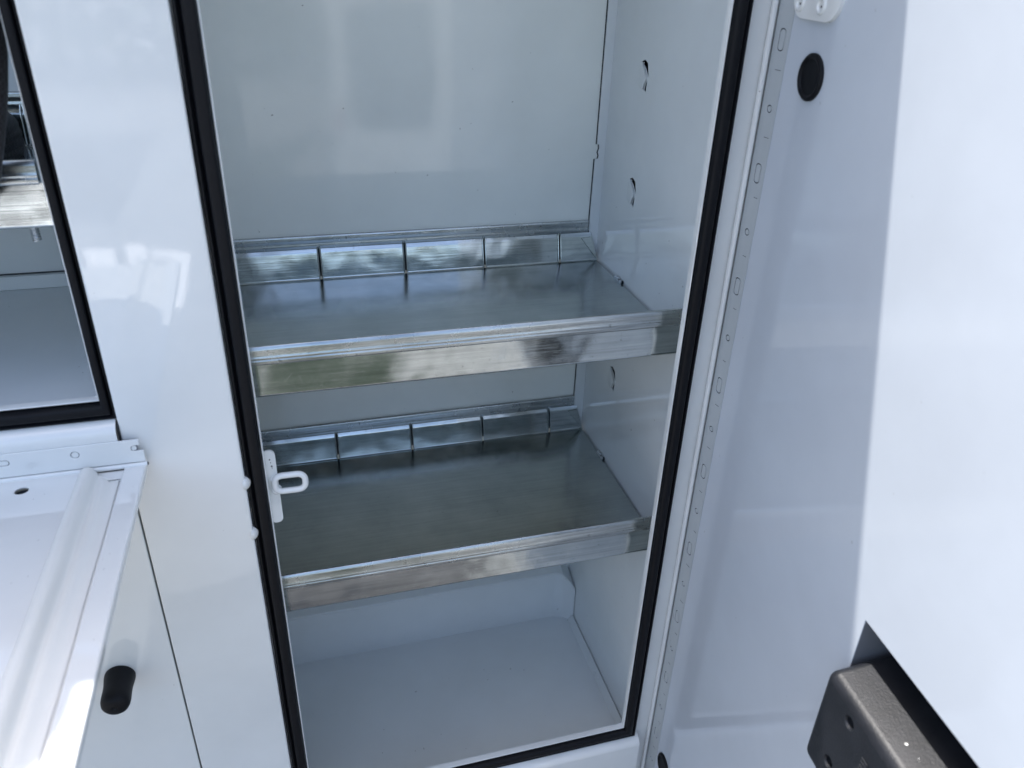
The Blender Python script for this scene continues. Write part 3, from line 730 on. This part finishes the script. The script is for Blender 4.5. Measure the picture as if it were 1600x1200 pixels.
# rubber bumper on the lower panel
bm = bmesh.new(); n = 28; c0 = Vector((-0.2410, -0.0205, 0.4000))
prof = [(0.0208, 0.0), (0.0212, 0.004), (0.0206, 0.010), (0.0196, 0.020), (0.0194, 0.030), (0.0198, 0.040), (0.0196, 0.048), (0.0180, 0.0535), (0.0140, 0.0575), (0.0080, 0.0592), (0.0040, 0.0592), (0.0030, 0.0572), (0.0004, 0.0570)]
rg = [[bm.verts.new(c0 + Vector((r*math.cos(2*math.pi*k/n), -h, r*math.sin(2*math.pi*k/n)))) for k in range(n)] for r, h in prof]
for i in range(len(rg)-1):
    for k in range(n): bm.faces.new((rg[i][k], rg[i][(k+1) % n], rg[i+1][(k+1) % n], rg[i+1][k]))
bm.faces.new(rg[0][::-1]); bm.faces.new(rg[-1])
part('rubber_bumper', bm, RUBBER, smooth=60, wn=False, label='black rubber bumper on the lower white panel')

# braided sleeve hanging at the left edge
CB = [(-0.199, -0.001, 1.78), (-0.199, -0.002, 1.55), (-0.197, -0.003, 1.34), (-0.197, -0.003, 1.29), (-0.2005, -0.003, 1.245), (-0.2085, -0.003, 1.212), (-0.2155, -0.003, 1.188), (-0.2245, -0.003, 1.160),
      (-0.2350, -0.003, 1.130), (-0.2480, -0.003, 1.104), (-0.268, -0.003, 1.082), (-0.295, -0.003, 1.074), (-0.322, -0.003, 1.082), (-0.342, -0.003, 1.11), (-0.352, -0.003, 1.17), (-0.355, -0.003, 1.35), (-0.355, -0.001, 1.78)]
bm = bmesh.new(); tube(bm, CB, 0.0160, 20)
bmesh.ops.subdivide_edges(bm, edges=bm.edges[:], cuts=2, use_grid_fill=True, smooth=0.4)
cbl = finish('braided_cable_sleeve', bm, BRAID, smooth=80, wn=False)
cbl['label'] = 'black braided cable sleeve hanging in the left compartment at the photo edge'; cbl['category'] = 'cable sleeve'

cp = [(-0.375+0.085*math.cos(k*0.42)+0.004*math.sin(k*1.3), 0.300+0.085*math.sin(k*0.42), 1.0735+0.0125*(k*0.42/(2*math.pi))**0.9) for k in range(62)]
bm = bmesh.new(); tube(bm, cp, 0.0150, 16)
cc_ = finish('added_cable_coil', bm, BRAID, smooth=80, wn=False)  # coil added to darken the left shelf and its reflections
cc_['label'] = 'black cable coil added on the left shelf for its dark reflections'; cc_['category'] = 'cable coil'

# ------------------------------------------------------------------ unseen van and trees added across the yard for the paint and metal to reflect
TR = thing('reflection_van', 'white van added out of view, its rear doors reflected in the open truck body', 'van', (0, 0, 0))
def tp(name, bm, m, par=None): return finish(name, bm, m, par or TR)
tp('van_body', Bx(0.54, 1.74, -8.6, -5.0, -0.50, 1.30, bev=0.07, seg=4), WHITE)
bm = plate(rect(0.68, 1.36, -0.06, 0.92, 0.16, 8), [], 0.012, lambda a, b, t: (a, -4.992-t, b), bev=0.003); tp('rear_window', bm, PLASTIC)
for x in (0.585, 1.665):
    tp('tail_light', Bx(x-0.025, x+0.025, -4.998, -4.985, -0.12, 0.12, bev=0.006), mat('red_lamp', (0.35, 0.01, 0.01), 0.2)[0])
tp('rear_bumper', Bx(0.56, 1.72, -5.0, -4.90, -0.56, -0.44, bev=0.02), PLASTIC)
for x in (0.66, 1.62):
    for y in (-5.9, -7.9):
        bm = bmesh.new(); n = 28; prof = [(0.14, -0.08), (0.26, -0.08), (0.29, -0.05), (0.29, 0.05), (0.26, 0.08), (0.14, 0.08)]
        rg = [[bm.verts.new((x+w, y+r*math.cos(2*math.pi*k/n), GZ+0.29+r*math.sin(2*math.pi*k/n))) for k in range(n)] for r, w in prof]
        for i in range(len(rg)):
            for k in range(n): bm.faces.new((rg[i][k], rg[i][(k+1) % n], rg[(i+1) % len(rg)][(k+1) % n], rg[(i+1) % len(rg)][k]))
        wh = tp('wheel', bm, RUBBER)
        bm = bmesh.new(); dome(bm, (x+(0.05 if x > 1 else -0.05), y, GZ+0.29), (1 if x > 1 else -1, 0, 0), 0.15, 0.03, 20, 4); finish('rim', bm, ZINC, wh)
m, t, b = mat('tree_foliage', (0.05, 0.08, 0.035), 0.7)
t.links.new(ramp(t, nz(t, coords(t), 1.5, 6, 0.7), 0.3, 0.7, (0.025, 0.045, 0.02), (0.09, 0.125, 0.05)), b.inputs['Base Color'])
bm = bmesh.new(); rnd = random.Random(3)
for k in range(9000):
    x = rnd.uniform(-16, 20); h = 3.0 + 1.3*noise.noise(Vector((x*0.45, 0, 0))) + 0.5*noise.noise(Vector((x*1.7, 2, 0)))
    z = GZ + h*rnd.random()**0.8; y = -14 + rnd.gauss(0, 0.9); c = Vector((x, y, z)); a = Vector((rnd.gauss(0, 1), rnd.gauss(0, 1), rnd.gauss(0, 1))).normalized(); bb = a.orthogonal().normalized(); L = rnd.uniform(0.10, 0.26)
    bm.faces.new([bm.verts.new(c+a*L), bm.verts.new(c+bb*L*0.6), bm.verts.new(c-a*L), bm.verts.new(c-bb*L*0.6)])
me = bpy.data.meshes.new('reflection_trees'); bm.to_mesh(me); bm.free(); me.materials.append(m)
o = bpy.data.objects.new('reflection_trees', me); COL.objects.link(o); o['kind'] = 'stuff'; o['label'] = 'far line of green trees added out of view for the truck body to reflect'; o['category'] = 'trees'  # added out of view to darken the reflected horizon
